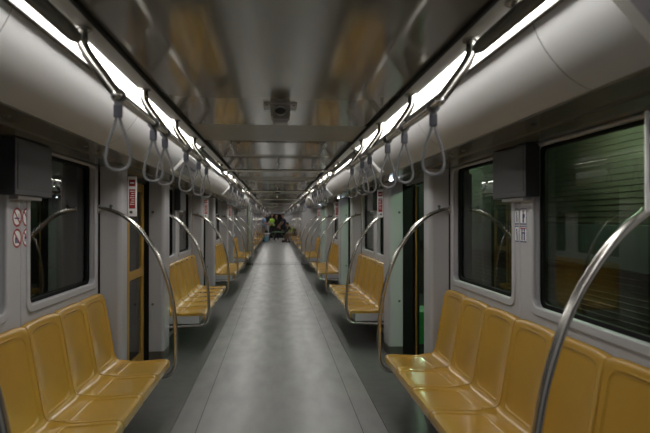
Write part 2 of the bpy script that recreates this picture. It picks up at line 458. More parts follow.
# ------------------------------------------------------------------ doors
def leaf(t, s, y0, y1, x0=1.488, nm='leaf'):
    fr = rrect(y0, y1, 0.012, 1.925, 0.01)
    h1 = rrect(y0 + 0.085, y1 - 0.085, 1.03, 1.84, 0.03); h2 = rrect(y0 + 0.085, y1 - 0.085, 0.13, 0.945, 0.03)
    o = holed_panel('door_leaf', fr, [h1, h2], x0, x0 + 0.034, 0.006, 'doory', s)
    o.parent = t
    g = obj('pane', B().box(x0 + 0.012, x0 + 0.018, y0 + 0.07, y1 - 0.07, 1.01, 1.86).box(x0 + 0.012, x0 + 0.018, y0 + 0.07, y1 - 0.07, 0.11, 0.965), 'glass', o, s, False)
    obj('edge_seal', B().box(x0 + 0.004, x0 + 0.03, (y0 - 0.02), y0 - 0.001, 0.012, 1.925, 0.004).box(x0 + 0.004, x0 + 0.03, y1 + 0.001, y1 + 0.02, 0.012, 1.925, 0.004), 'black', o, s)
    return o
for s in (1, -1):
    first = None
    for o_ in [0] + OFF1[1:3] + OFF2[:4]:
        ndoor[0] += 1
        if first is None:
            t = bpy.data.objects.new('door_x', None); C.objects.link(t); t['kind'] = 'structure'; first = t
            if s < 0: leaf(t, s, 4.74, 5.405, 1.452); leaf(t, s, 5.445, 6.11, 1.452)
            else: leaf(t, s, 4.44, 5.10, 1.558); leaf(t, s, 6.12, 6.76, 1.558)
            t.name = f'door_{ndoor[0]}'
        else:
            c = copyo(first, o_); c.name = f'door_{ndoor[0]}'

# ------------------------------------------------------------------ seats and benches
PROF = [(0.872, 0.366), (0.857, 0.388), (0.853, 0.425), (0.862, 0.446), (0.885, 0.455), (0.94, 0.455), (1.02, 0.450), (1.10, 0.446), (1.18, 0.445), (1.225, 0.449),
        (1.256, 0.468), (1.272, 0.505), (1.284, 0.57), (1.300, 0.66), (1.316, 0.75), (1.330, 0.83), (1.344, 0.91), (1.354, 0.955), (1.366, 0.977), (1.384, 0.986), (1.404, 0.982), (1.410, 0.965)]
def seat_shell(yc, w, s, parent, nm='seat_shell'):
    raw = [(p.x, p.z) for p in smoothpath([(x, 0, z) for x, z in PROF], 8)]
    Lr = [0.0]
    for a, b_ in zip(raw, raw[1:]): Lr.append(Lr[-1] + math.hypot(b_[0] - a[0], b_[1] - a[1]))
    pr = []; NV = 170; q_ = 0
    for i in range(NV + 1):
        t_ = Lr[-1] * i / NV
        while q_ < len(raw) - 2 and Lr[q_ + 1] < t_: q_ += 1
        f_ = (t_ - Lr[q_]) / max(1e-9, Lr[q_ + 1] - Lr[q_]); pr.append((raw[q_][0] + (raw[q_ + 1][0] - raw[q_][0]) * f_, raw[q_][1] + (raw[q_ + 1][1] - raw[q_][1]) * f_))
    L = [0.0]
    for a, b_ in zip(pr, pr[1:]): L.append(L[-1] + math.hypot(b_[0] - a[0], b_[1] - a[1]))
    US = [-w/2, -w/2+.004, -w/2+.009, -w/2+.016, -w/2+.024] + [-w/2+.030+.004*i for i in range(8)]
    US += [-w/2+.066+(w-.132)*i/13 for i in range(14)]; US = US + [-u_ for u_ in US[:13]][::-1]; NU = len(US) - 1; bb = B(); rows = []
    kseat0, kseat1 = 0.09, 0.36 + 0.06    # arc lengths: pan panel
    back0, back1 = 0.50, L[-1] - 0.105
    def inset(u, v, u0, u1, v0, v1, r=0.05):
        # signed distance to a rounded rectangle (negative inside)
        cx, cy = (u0 + u1) / 2, (v0 + v1) / 2; dx = abs(u - cx) - ((u1 - u0) / 2 - r); dy = abs(v - cy) - ((v1 - v0) / 2 - r)
        return math.hypot(max(dx, 0), max(dy, 0)) + min(max(dx, dy), 0) - r
    def step(d, e=0.006): t = max(0, min(1, (e - d) / (2 * e))); return t * t * (3 - 2 * t)
    for i, (x, z) in enumerate(pr):
        a = pr[max(i - 1, 0)]; c = pr[min(i + 1, len(pr) - 1)]
        tx, tz = c[0] - a[0], c[1] - a[1]; l = math.hypot(tx, tz); nx, nz = -tz / l, tx / l     # towards the sitter
        row = []
        for j in range(NU + 1):
            u = US[j] / w
            # finer steps near the edges
            yy = u * (w - 0.003); e = 2 * abs(u)
            d = 0.0
            k = max(0.0, min(1.0, (L[i] - 0.40) / 0.10))
            bowl = (1 - e ** 2.4)
            d -= bowl * (0.007 * (1 - k) + 0.020 * k) * min(1, L[i] / 0.1) * (1 if L[i] < L[-1] - 0.12 else max(0, (L[-1] - L[i]) / 0.12))
            s1_ = inset(yy, L[i], -w / 2 + 0.045, w / 2 - 0.045, 0.085, 0.385, 0.03); d -= 0.004 * step(s1_); d += 0.005 * math.exp(-(s1_ / 0.004) ** 2)
            s2_ = inset(yy, L[i], -w / 2 + 0.042, w / 2 - 0.042, 0.505, back1 + 0.01 - 0.02 * e * e, 0.05); d -= 0.005 * step(s2_); d += 0.005 * math.exp(-(s2_ / 0.004) ** 2)
            d -= 0.012 * max(0, (e - 0.955) / 0.045) ** 2            # rolled joint
            # raised swoosh in the corner of pan and back
            q = math.exp(-((L[i] - 0.43) / 0.05) ** 2)
            d += 0.016 * q * max(0, (e - 0.72) / 0.28) ** 1.5 * (1 if e < 0.98 else 0.6)
            zz = z + d * nz; xx = x + d * nx
            if L[i] > L[-1] - 0.16:
                f = (L[i] - (L[-1] - 0.16)) / 0.16
                zz -= 0.020 * f * e ** 4
            row.append(bb.bm.verts.new((xx, yc + yy, zz)))
        rows.append(row)
    for a, b_ in zip(rows, rows[1:]):
        for j in range(NU): bb.bm.faces.new((a[j], a[j + 1], b_[j + 1], b_[j]))
    o = obj(nm, bb, 'seat', parent, s)
    md = o.modifiers.new('thick', 'SOLIDIFY'); md.thickness = 0.010; md.offset = -1
    return o
W6 = (Y1 - Y0) / 6
def make_bench(s, label):
    t = thing('bench', label, 'bench', (s * 1.15, (Y0 + Y1) / 2, 0), 'mustard benches along the walls')
    for i in range(6):
        if i == 0: proto = seat_shell(Y0 + W6 * 0.5, W6, s, t)
        else:
            c = proto.copy(); C.objects.link(c); c.parent = t; c.location = (0, W6 * i, 0)
    # pale carrier under the shells with its end plates
    obj('carrier', B().prism([(0.925, Y0 + 0.003), (1.415, Y0 + 0.003), (1.415, Y1 - 0.003), (0.925, Y1 - 0.003)], 0.328, 0.416), 'panel', t, s)
    obj('end_cap', B().sweep([(0.872, 0.418), (0.872, 0.434), (1.24, 0.438), (1.275, 0.50), (1.35, 0.93), (1.41, 0.95), (1.415, 0.418)], Y0 + 0.002, Y0 + 0.010, True), 'seat', t, s)
    obj('end_cap', B().sweep([(0.872, 0.418), (0.872, 0.434), (1.24, 0.438), (1.275, 0.50), (1.35, 0.93), (1.41, 0.95), (1.415, 0.418)], Y1 - 0.010, Y1 - 0.002, True), 'seat', t, s)
    for y in (Y0 + 0.6, Y1 - 0.6):
        obj('bracket', B().sweep([(1.0, 0.334), (1.418, 0.334), (1.418, 0.12), (1.38, 0.12)], y - 0.02, y + 0.02, True), 'kick', t, s)
    return t
for s in (1, -1):
    b0 = None
    for car, offs in ((1, OFF1), (2, OFF2)):
        for k, o_ in enumerate(offs):
            l = f'row of mustard moulded seats along the {SIDE[s]} wall, ' + ('nearest the camera' if (car, k) == (1, 0) else f'{NEAR[k]} from the camera' if car == 1 else f'{ORD[k]} past the gangway')
            if b0 is None: b0 = make_bench(s, l); bb0 = b0.location.copy()
            else: dup(b0, bb0 + Vector((0, o_, 0)), l)

# ------------------------------------------------------------------ curved poles at bench ends
def make_pole(s, y, label):
    t = thing('grab_pole', label, 'handrail', (s * 0.84, y, 0.3), 'curved steel poles at the bench ends')
    pts = [(1.405, 1.632), (1.35, 1.628), (1.26, 1.598), (1.18, 1.548), (1.10, 1.475), (1.03, 1.385), (0.965, 1.28), (0.915, 1.165), (0.868, 1.02), (0.835, 0.86), (0.818, 0.70), (0.812, 0.54), (0.816, 0.42), (0.832, 0.36), (0.872, 0.322), (0.93, 0.308), (1.10, 0.300), (1.405, 0.292)]
    obj('tube', B().tube(smoothpath([(x, y, z) for x, z in pts], 5), 0.0175, 16), 'steel', t, s)
    obj('flange', B().cyl((1.400, y, 1.632), (1, 0, 0), 0.034, 0.016, 20), 'steel', t, s)
    obj('flange', B().cyl((1.400, y, 0.292), (1, 0, 0), 0.034, 0.016, 20), 'steel', t, s)
    obj('clamp_screw', B().ball((1.315, y + 0.001, 1.655), 0.014, (1, 1, 0.9)).cyl((1.315, y, 1.617), (0, 0, 1), 0.009, 0.04, 10), 'darksteel', t, s)
    return t
for s in (1, -1):
    p0 = None
    for car, offs in ((1, OFF1), (2, OFF2)):
        for k, o_ in enumerate(offs):
            for e, y in (('near', Y0 - 0.022), ('far', Y1 + 0.024)):
                nm = (f'{BN1(k)} {SIDE[s]} bench' if car == 1 else f'{ORD[k]} {SIDE[s]} bench past the gangway')
                l = f'curved steel grab pole at the {e} end of the {nm}'
                if p0 is None: p0 = make_pole(s, y, l); pb = p0.location.copy(); py = y
                else: dup(p0, pb + Vector((0, y - py + o_, 0)), l)

# ------------------------------------------------------------------ overhead rails and straps
def s_bend(x0, y, sgn=0):
    return smoothpath([(0.700, y, 2.219), (0.700, y, 2.185), (0.697, y, 2.160), (0.672, y, 2.115), (0.628, y, 2.055), (0.596, y, 2.010), (0.577, y, 1.986)], 5)
def make_rail(s, label):
    t = thing('grab_rail', label, 'handrail', (s * 0.6, 3.34, 2.0), 'overhead strap rails')
    obj('rail', B().tube([(0.576, 1.97, 1.984), (0.576, 4.60, 1.984)], 0.0175, 16).ball((0.576, 1.97, 1.984), 0.0175).ball((0.576, 4.6, 1.984), 0.0175), 'steel', t, s)
    for y in (1.99, 2.90, 3.78, 4.585):
        sp = obj('support', B().tube(s_bend(0, y), 0.0195, 14), 'steel', t, s)
        obj('flange', B().cyl((0.700, y, 2.2215), (0, 0, -1), 0.032, 0.009, 20), 'steel', sp, s)
    return t
def make_door_bar(s, label):
    t = thing('ceiling_bar', label, 'handrail', (s * 0.66, 5.65, 2.14), 'dark bars above the doorways')
    obj('bar', B().tube([(0.668, 4.74, 2.140), (0.668, 4.76, 2.140), (0.668, 6.60, 2.140), (0.668, 6.635, 2.140), (0.668, 6.65, 2.140)], [0.012, 0.024, 0.024, 0.018, 0.006], 16), 'darksteel', t, s)
    for y in (5.15, 6.42):
        sp = obj('support', B().tube(smoothpath([(0.71, y, 2.219), (0.712, y, 2.19), (0.70, y + 0.02, 2.165), (0.668, y + 0.06, 2.14)], 5), 0.0155, 14), 'steel', t, s)
        obj('flange', B().cyl((0.71, y, 2.2215), (0, 0, -1), 0.032, 0.009, 20), 'steel', sp, s)
    return t
def make_strap(label, loc, group):
    t = thing('strap_handle', label, 'strap', loc, group)
    x, y, z = loc
    obj('collar', B().torus((x, y, z), 0.0215, 0.005, 'y', 24, 8).box(x - 0.013, x + 0.013, y - 0.011, y + 0.011, z - 0.036, z - 0.019, 0.003), 'strap', t)
    obj('clip', B().box(x - 0.0155, x + 0.0155, y - 0.010, y + 0.010, z - 0.078, z - 0.030, 0.005), 'clip', t)
    pts = [(x - 0.004, y, z - 0.070), (x - 0.012, y, z - 0.105), (x - 0.028, y, z - 0.150), (x - 0.038, y, z - 0.195), (x - 0.041, y, z - 0.222), (x - 0.031, y, z - 0.250), (x, y, z - 0.263)]
    full = pts + [(2 * x - p[0], p[1], p[2]) for p in pts[-2::-1]]
    obj('loop', B().tube(smoothpath(full, 5), 0.0050, 10, flat=(0.75, 1.15)), 'strap', t)
    return t
ST = {-1: [1.985, 2.54, 2.80, 3.44, 3.99, 4.42], 1: [2.06, 2.54, 2.93, 3.50, 3.80, 4.33]}
st0 = None
for s in (1, -1):
    r0 = d0 = None
    for car, offs in ((1, OFF1), (2, OFF2)):
        for k, o_ in enumerate(offs):
            where = (f'{BN1(k)} {SIDE[s]} bench' if car == 1 else f'{ORD[k]} {SIDE[s]} bench past the gangway')
            l = f'overhead steel strap rail above the {where}'
            if r0 is None: r0 = make_rail(s, l); rb = r0.location.copy()
            else: dup(r0, rb + Vector((0, o_, 0)), l)
            ys = ST[s] if car == 1 else ST[s][::2]
            for i, y in enumerate(ys):
                jit = 0 if k == 0 else random.uniform(-0.02, 0.02)
                if car == 1:
                    l = f'grey loop strap, {ORD[i]} along the rail above the {where}'; g = f'loop straps on the {SIDE[s]} rails'
                else:
                    l = f'small grey loop straps above the {where}'; l = l.replace('straps', 'strap'); g = f'distant loop straps above the {where}'
                loc = Vector((s * 0.576, y + o_ + jit, 1.984))
                if st0 is None: st0 = make_strap(l, loc, g); h = st0
                else: h = dup(st0, loc, l, g)
                h.rotation_euler = (random.uniform(-0.03, 0.03), 0, random.uniform(-0.35, 0.35) if (car, k, i) != (1, 0, 0) else -0.2 * s)
            # bars above the doorways
            if not (car == 1 and k == 3):
                wl = f'dark round-ended bar under the ceiling beyond the {where}'
                if d0 is None:
                    d0 = make_door_bar(s, wl); db = d0.location.copy()
                    dup(d0, db + Vector((0, -P, 0)), f'dark round-ended bar under the ceiling beside the camera, {SIDE[s]} side')
                else: dup(d0, db + Vector((0, o_, 0)), wl)
# cross tubes
cr = None
for i, o_ in enumerate(OFF1[:3] + OFF2[:4]):
    l = 'steel tube crossing under the ceiling, ' + (f'{ORD[i]} from the camera' if i < 3 else f'{ORD[i - 3]} past the gangway')
    if cr is None:
        cr = thing('cross_tube', l, 'handrail', (0, 6.62, 2.13), 'tubes crossing under the ceiling'); cb = cr.location.copy()
        obj('tube', B().tube([(-0.668, 6.62, 2.135), (0.668, 6.62, 2.135)], 0.018, 14), 'steel', cr)
        obj('hanger', B().cyl((0, 6.62, 2.135), (0, 0, 1), 0.012, 0.083, 12).cyl((0, 6.62, 2.213), (0, 0, 1), 0.03, 0.0065, 16), 'steel', cr)
    else: dup(cr, cb + Vector((0, o_, 0)), l)

# ceiling hatch, camera
ha = None
for i, o_ in enumerate(OFF1[:3] + OFF2[:4]):
    l = 'flat metal ceiling hatch with screws, ' + (f'{ORD[i]} from the camera' if i < 3 else f'{ORD[i - 3]} past the gangway')
    if ha is None:
        ha = thing('ceiling_hatch', l, 'hatch', (0, 5.19, 2.21), 'ceiling hatches'); hb = ha.location.copy()
        obj('cover', B().box(-0.40, 0.40, 4.77, 5.62, 2.214, 2.2195, 0.002), 'ceil', ha)
        for x in (-0.345, 0.345):
            for y in (4.83, 5.56):
                obj('screw', B().cyl((x, y, 2.2138), (0, 0, -1), 0.012, 0.004, 14), 'darksteel', ha)
        obj('rim', B().box(-0.405, -0.397, 4.765, 5.625, 2.2125, 2.2196).box(0.397, 0.405, 4.765, 5.625, 2.2125, 2.2196), 'darksteel', ha, 1, False)
    else: dup(ha, hb + Vector((0, o_, 0)), l)
cm0 = None
for i, o_ in enumerate([0, 2 * P]):
    l = 'grey security camera box on the ceiling' + (' nearest the photographer' if i == 0 else ' farther down the car')
    y = 3.22
    if cm0 is None:
        cm0 = thing('security_camera', l, 'camera', (0, y, 2.2), 'ceiling cameras'); cb2 = cm0.location.copy()
        obj('mount_plate', B().box(-0.098, 0.098, y - 0.055, y + 0.13, 2.2125, 2.2195, 0.002), 'panel', cm0)
        for x in (-0.078, 0.078): obj('screw', B().cyl((x, y - 0.03, 2.212), (0, 0, -1), 0.008, 0.004, 12), 'darksteel', cm0)
        obj('body', B().sweep([(-0.058, 2.212), (-0.056, 2.150), (-0.04, 2.140), (0.04, 2.140), (0.056, 2.150), (0.058, 2.212)], y - 0.035, y + 0.11, True), 'ceil', cm0)
        obj('lower_lip', B().sweep([(-0.048, 2.139), (-0.040, 2.118), (0.040, 2.118), (0.048, 2.139)], y + 0.01, y + 0.10, True), 'panel', cm0)
        obj('lens_ring', B().cyl((0, y - 0.034, 2.176), (0, -1, 0), 0.030, 0.008, 24), 'panel', cm0)
        obj('lens', B().ball((0, y - 0.042, 2.176), 0.026, (1.25, 0.45, 0.75)), 'screenblk', cm0)
    else: dup(cm0, cb2 + Vector((0, o_, 0)), l)

# route map displays on the cove
def cove_at(f):
    p = cove_pts(); L = [0]
    for a, b_ in zip(p, p[1:]): L.append(L[-1] + math.hypot(b_[0] - a[0], b_[1] - a[1]))
    q = f * L[-1]
    for i in range(len(L) - 1):
        if L[i] <= q <= L[i + 1]:
            u = (q - L[i]) / (L[i + 1] - L[i]); return (p[i][0] + (p[i + 1][0] - p[i][0]) * u, p[i][1] + (p[i + 1][1] - p[i][1]) * u)
    return p[-1]
def make_map(s, label):
    a = cove_at(0.20); c = cove_at(0.80)
    d = Vector((c[0] - a[0], 0, c[1] - a[1])); d.normalize(); n = Vector((-d.z, 0, d.x)); n = n if n.z < 0 else -n
    Lw = math.hypot(c[0] - a[0], c[1] - a[1]); y0, y1 = 5.22, 6.16
    t = thing('route_map', label, 'sign', (s * 0.93, 5.69, 2.07), 'route maps above the doors')
    def slab(u0, u1, v0, v1, h0, h1):
        bb = B(); 
        bb.box(u0, u1, v0, v1, h0, h1, 0.0)
        for v in bb.bm.verts:
            u, y, h = v.co; w_ = Vector((a[0], 0, a[1])) + d * u + n * h; v.co = Vector((w_.x, y, w_.z))
        return bb
    obj('frame', slab(-0.016, Lw + 0.016, y0, y1, -0.012, 0.034), 'white', t, s, False)
    obj('map_panel', slab(0.014, Lw - 0.014, y0 + 0.05, y1 - 0.05, 0.030, 0.0365), 'mapp', t, s, False)
    bb = slab(Lw * 0.45, Lw * 0.45 + 0.005, y0 + 0.08, y1 - 0.08, 0.0366, 0.0375)
    obj('route_line', bb, 'blue', t, s, False)
    k = slab(Lw * 0.38, Lw * 0.38 + 0.022, y0 + 0.10, y0 + 0.115, 0.0366, 0.0377)
    for i in range(9):
        q = slab(Lw * 0.36, Lw * 0.36 + 0.03, y0 + 0.12 + i * 0.085, y0 + 0.14 + i * 0.085, 0.0366, 0.0377)
        me = bpy.data.meshes.new('t'); q.bm.to_mesh(me); k.bm.from_mesh(me); bpy.data.meshes.remove(me); q.bm.free()
    obj('station_marks', k, 'ink', t, s, False)
    return t
for s in (1, -1):
    m0 = None
    for k in (-1, 0, 1, 2):
        l = (f'slanted route map over the doorway past the {NEAR[k]} {SIDE[s]} bench' if k >= 0 else f'slanted route map over the {SIDE[s]} doorway beside the camera')
        if m0 is None: m0 = make_map(s, l); mb = m0.location.copy(); m0.location = mb + Vector((0, -P, 0))
        else: dup(m0, mb + Vector((0, k * P, 0)), l)
    # door indicator lamps (right side only shows them lit)
    if s > 0:
        for k in (0, 1, 2):
            y = 5.80 + k * 5.0
            t = thing('indicator_lamp', f'small white lit indicator lamp above the doorway past the {NEAR[k]} right bench', 'lamp', (1.2, y, 1.98), 'lit door indicator lamps')
            obj('lens', B().ball((1.20, y, 1.975), 0.020, (1.0, 1.0, 0.7)), 'led', t)
            obj('base', B().cyl((1.20, y, 1.984), (0, 0, -1), 0.028, 0.008, 16), 'white', t)
# keyholes in the soffit
for s in (1, -1):
    for k in range(3):
        for j, y in enumerate((2.42, 3.37, 3.62)):
            o = obj('soffit_lock', B().cyl((1.15, y + k * P, 1.985), (0, 0, -1), 0.013, 0.004, 14).box(1.146, 1.154, y + k * P - 0.009, y + k * P + 0.009, 1.9785, 1.981), 'darksteel', None, s)
            tag(o, f'small round lock in the soffit above the {NEAR[k]} {SIDE[s]} bench, {ORD[j]} along', 'lock', 'small soffit locks')

# ------------------------------------------------------------------ screens (monitors) and stickers on the pillars
def make_monitor(s, label):
    t = thing('monitor', label, 'monitor', (s * 1.36, 3.09, 1.83), 'monitors between the windows')
    obj('case', B().box(1.335, 1.419, 2.90, 3.36, 1.675, 1.968, 0.006), 'bezel', t, s)
    obj('screen', B().box(1.3325, 1.336, 2.925, 3.335, 1.705, 1.945, 0.001), 'screenblk', t, s, False)
    obj('wall_bracket', B().box(1.36, 1.419, 2.99, 3.28, 1.655, 1.676, 0.003), 'panel', t, s)
    return t
for s in (1, -1):
    m0 = None
    for k in CAR1:
        l = f'dark flat monitor between the windows above the {NEAR[k]} {SIDE[s]} bench'
        if m0 is None: m0 = make_monitor(s, l); mb = m0.location.copy()
        else: dup(m0, mb + Vector((0, k * P, 0)), l)

def sticker_square(s, yc, zc, kind, label, w=0.088, h=0.094):
    """blue-and-white priority pictogram, facing the aisle"""
    t = thing('priority_sticker', label, 'sticker', (s * 1.4195, yc, zc), 'blue priority pictograms on the right pillar')
    X = 1.4195
    obj('plate', B().box(X - 0.0012, X + 0.0004, yc - w / 2, yc + w / 2, zc - h / 2, zc + h / 2), 'white', t, s, False)
    f = B(); e = 0.0022
    f.box(X - 0.002, X - 0.0013, yc - w / 2, yc + w / 2, zc - h / 2, zc - h / 2 + 0.007).box(X - 0.002, X - 0.0013, yc - w / 2, yc + w / 2, zc + h / 2 - 0.005, zc + h / 2)
    f.box(X - 0.002, X - 0.0013, yc - w / 2, yc - w / 2 + 0.0025, zc - h / 2, zc + h / 2).box(X - 0.002, X - 0.0013, yc + w / 2 - 0.0025, yc + w / 2, zc - h / 2, zc + h / 2)
    obj('border', f, 'blue', t, s, False)
    g = B(); x0, x1 = X - 0.0025, X - 0.0014
    def man(y, hh=0.066, wd=0.012, lean=0.0, z0=None):
        z0 = z0 if z0 is not None else zc - 0.036
        g.cyl((x1, y + lean, z0 + hh - 0.006), (-1, 0, 0), 0.0075, 0.0011, 12)
        g.box(x0, x1, y - wd / 2 + lean * 0.5, y + wd / 2 + lean * 0.5, z0 + hh * 0.42, z0 + hh * 0.78)
        g.box(x0, x1, y - wd / 2, y - 0.001, z0, z0 + hh * 0.43); g.box(x0, x1, y + 0.001, y + wd / 2, z0, z0 + hh * 0.43)
    if kind == 0: man(yc - 0.020, lean=0.003); man(yc + 0.014, 0.052, 0.014, z0=zc - 0.030); g.box(x0, x1, yc + 0.024, yc + 0.028, zc - 0.036, zc - 0.004)
    if kind == 1: man(yc, 0.070, 0.016); g.ball((X - 0.0015, yc - 0.010, zc + 0.004), 0.011, (0.05, 1, 1.1))
    if kind == 2: man(yc - 0.022, lean=0.006); man(yc + 0.016, 0.056, 0.014, lean=-0.006)
    if kind == 3: man(yc - 0.014, 0.066, 0.013); man(yc + 0.016, 0.066, 0.013); g.box(x0, x1, yc - 0.005, yc + 0.006, zc + 0.004, zc + 0.012)
    obj('pictogram', g, 'blue', t, s, False)
    if kind == 2: obj('red_mark', B().box(x0, x1, yc + 0.020, yc + 0.032, zc - 0.036, zc - 0.026), 'red', t, s, False)
    if kind == 3: obj('red_mark', B().box(x0, x1, yc - 0.036, yc + 0.036, zc + 0.031, zc + 0.038), 'red', t, s, False)
def pos(j): return (3.212, 3.108)[j]
sticker_square(1, pos(0), 1.567, 0, 'square blue-on-white pictogram of two figures, one with stick, upper far one')
sticker_square(1, pos(1), 1.567, 1, 'square pictogram of a single blue figure, above the red-barred pictogram')
sticker_square(1, pos(0), 1.463, 2, 'square pictogram of two leaning blue figures with small red spot')
sticker_square(1, pos(1), 1.463, 3, 'square pictogram of two blue figures under a thin red bar')
def sticker_round(s, yc, zc, kind, label, R=0.052):
    X = 1.4195
    t = thing('prohibition_sticker', label, 'sticker', (s * X, yc, zc), 'round red prohibition stickers on the left pillar')
    obj('disc', B().cyl((X + 0.0004, yc, zc), (-1, 0, 0), R, 0.0016, 32), 'white', t, s, False)
    g = B(); x0, x1 = X - 0.0026, X - 0.0013
    if kind == 0: g.box(x0, x1, yc - 0.026, yc + 0.018, zc - 0.010, zc - 0.002).box(x0, x1, yc + 0.020, yc + 0.027, zc - 0.010, zc - 0.002).box(x0, x1, yc + 0.020, yc + 0.023, zc + 0.002, zc + 0.020)
    if kind == 1: g.cyl((x1, yc + 0.004, zc + 0.024), (-1, 0, 0), 0.008, 0.0012, 12).box(x0, x1, yc - 0.006, yc + 0.012, zc - 0.006, zc + 0.014).box(x0, x1, yc - 0.004, yc + 0.008, zc - 0.032, zc - 0.006).box(x0, x1, yc + 0.012, yc + 0.024, zc + 0.004, zc + 0.009)
    if kind == 2: g.box(x0, x1, yc - 0.020, yc - 0.004, zc - 0.026, zc + 0.004).box(x0, x1, yc + 0.004, yc + 0.020, zc - 0.026, zc - 0.008).box(x0, x1, yc - 0.015, yc - 0.009, zc + 0.004, zc + 0.018)
    if kind == 3: g.box(x0, x1, yc - 0.022, yc + 0.010, zc - 0.008, zc + 0.008).box(x0, x1, yc - 0.020, yc - 0.015, zc - 0.022, zc - 0.008).box(x0, x1, yc + 0.003, yc + 0.008, zc - 0.022, zc - 0.008).box(x0, x1, yc + 0.008, yc + 0.022, zc + 0.004, zc + 0.018)
    obj('pictogram', g, 'blue', t, s, False)
    obj('red_ring', B().torus((X - 0.0022, yc, zc), R - 0.005, 0.0055, 'x', 36, 6), 'red', t, s)
    bar = B(); bar.box(x0 - 0.0006, x1 - 0.0004, -R + 0.008, R - 0.008, -0.0038, 0.0038)
    for v in bar.bm.verts:
        y, z = v.co.y, v.co.z; c_ = math.sqrt(0.5); v.co.y = yc + y * c_ + z * c_; v.co.z = zc - y * c_ * (-1) * (-1) + z * c_
    obj('red_slash', bar, 'red', t, s, False)
RY = (3.105, 3.218)
sticker_round(-1, RY[0], 1.562, 0, 'round red no-smoking sticker on the left pillar, cigarette symbol')
sticker_round(-1, RY[1], 1.562, 1, 'round red prohibition sticker with an upright blue figure')
sticker_round(-1, RY[0], 1.448, 2, 'round red prohibition sticker with blue food and drink shapes')
sticker_round(-1, RY[1], 1.448, 3, 'round red prohibition sticker with a four-legged animal shape')
# notices on the gangway partitions
t = thing('paper_notice', 'white printed notice on the left gangway partition', 'sign', (-1.18, 18.975, 1.78))
obj('sheet', B().box(1.04, 1.34, 18.976, 18.979, 1.69, 1.90), 'white', t, -1, False)
bb = B()
for i in range(4): bb.box(1.09, 1.32 - 0.04 * (i % 2), 18.9745, 18.9758, 1.72 + i * 0.045, 1.733 + i * 0.045)
obj('lettering', bb, 'ink', t, -1, False)
t = thing('sticker_row', 'row of small blue and red stickers on the right gangway partition', 'sticker', (1.1, 18.975, 1.95))
bb = B()
for i in range(4): bb.box(0.93 + i * 0.07, 0.975 + i * 0.07, 18.976, 18.979, 1.94, 1.985)
obj('blue_sticker', bb, 'blue', t, 1, False)
bb = B()
for i in range(3): bb.box(1.22 + i * 0.07, 1.265 + i * 0.07, 18.976, 18.979, 1.93, 1.975)
obj('red_sticker', bb, 'red', t, 1, False)

# ------------------------------------------------------------------ outside: depot walls, walkway, lamps
bb = B()
prof = []
z = -0.6
while z < 3.2:
    prof += [(3.1, z), (3.1, z + 0.046), (3.09, z + 0.048), (3.09, z + 0.054)]; z += 0.056
obj_r = struct(obj('wall_depot_right', bb.sweep(prof, -6, 46), 'outwall', None, 1, False))
struct(obj('wall_depot_left', B().sweep([(2.9, -0.6), (2.9, 3.2)], -6, 46), 'outdark', None, -1, False))
struct(obj('floor_outside', B().box(1.60, 3.2, -6, 46, -0.25, -0.06), 'outdark', None, 1, False))
struct(obj('floor_outside', B().box(1.60, 3.2, -6, 46, -0.75, -0.60), 'outdark', None, -1, False))
struct(obj('trim_7', B().box(3.0, 3.09, -6, 46, 1.10, 1.50, 0.01), 'outdark', None, 1))
gl = None
for k in range(4):
    y = 4.55 + k * P
    if k == 3: y = 19.4
    t = thing('platform_lamp', f'green-white tube lamp on the depot side opposite the {["first","second","third","fourth"][k]} right doorway', 'lamp', (2.45, y, 2.4), 'depot tube lamps')
    obj('tube', B().cyl((2.45, y - 0.35, 2.37), (0, 1, 0), 0.03, 0.7, 12), 'glampm', t)
    obj('housing', B().box(2.39, 2.51, y - 0.38, y + 0.38, 2.41, 2.46, 0.01), 'panel', t)
t = thing('green_crate', 'green plastic crate standing outside the nearest right doorway', 'crate', (2.0, 7.3, -0.06))
obj('lower_box', B().box(1.80, 2.05, 6.95, 7.45, -0.058, 0.16, 0.01), 'green', t)
obj('lid', B().box(1.79, 2.06, 6.94, 7.46, 0.165, 0.36, 0.012), 'green', t)
t = thing('green_lit_post', 'green-coloured post standing for the green-lit strip in the second right bench window', 'post', (2.0, 11.3, -0.06))
obj('post_shaft', B().box(1.95, 2.06, 12.1, 12.2, -0.058, 2.0, 0.01), 'green', t)  # green light falling outside is put into this post's colour

# ------------------------------------------------------------------ people at the far end
def capsule(b, p0, p1, r0, r1, n=14):
    p0, p1 = Vector(p0), Vector(p1)
    b.tube([p0, p1], [r0, r1], n); b.ball(p0, r0, u=n, v=8); b.ball(p1, r1, u=n, v=8)
def remesh(name, b, m, parent, voxel=0.008, rz=0, loc=(0, 0, 0)):
    me = bpy.data.meshes.new(name); b.bm.to_mesh(me); b.bm.free()
    t = bpy.data.objects.new('t', me); C.objects.link(t)
    md = t.modifiers.new('r', 'REMESH'); md.mode = 'VOXEL'; md.voxel_size = voxel
    sm = t.modifiers.new('s', 'SMOOTH'); sm.iterations = 3
    dg = bpy.context.evaluated_depsgraph_get(); me2 = bpy.data.meshes.new_from_object(t.evaluated_get(dg))
    bpy.data.objects.remove(t); me2.name = name; me2.materials.clear(); me2.materials.append(M[m])
    for p in me2.polygons: p.use_smooth = True; p.material_index = 0
    return link(name, me2, parent)
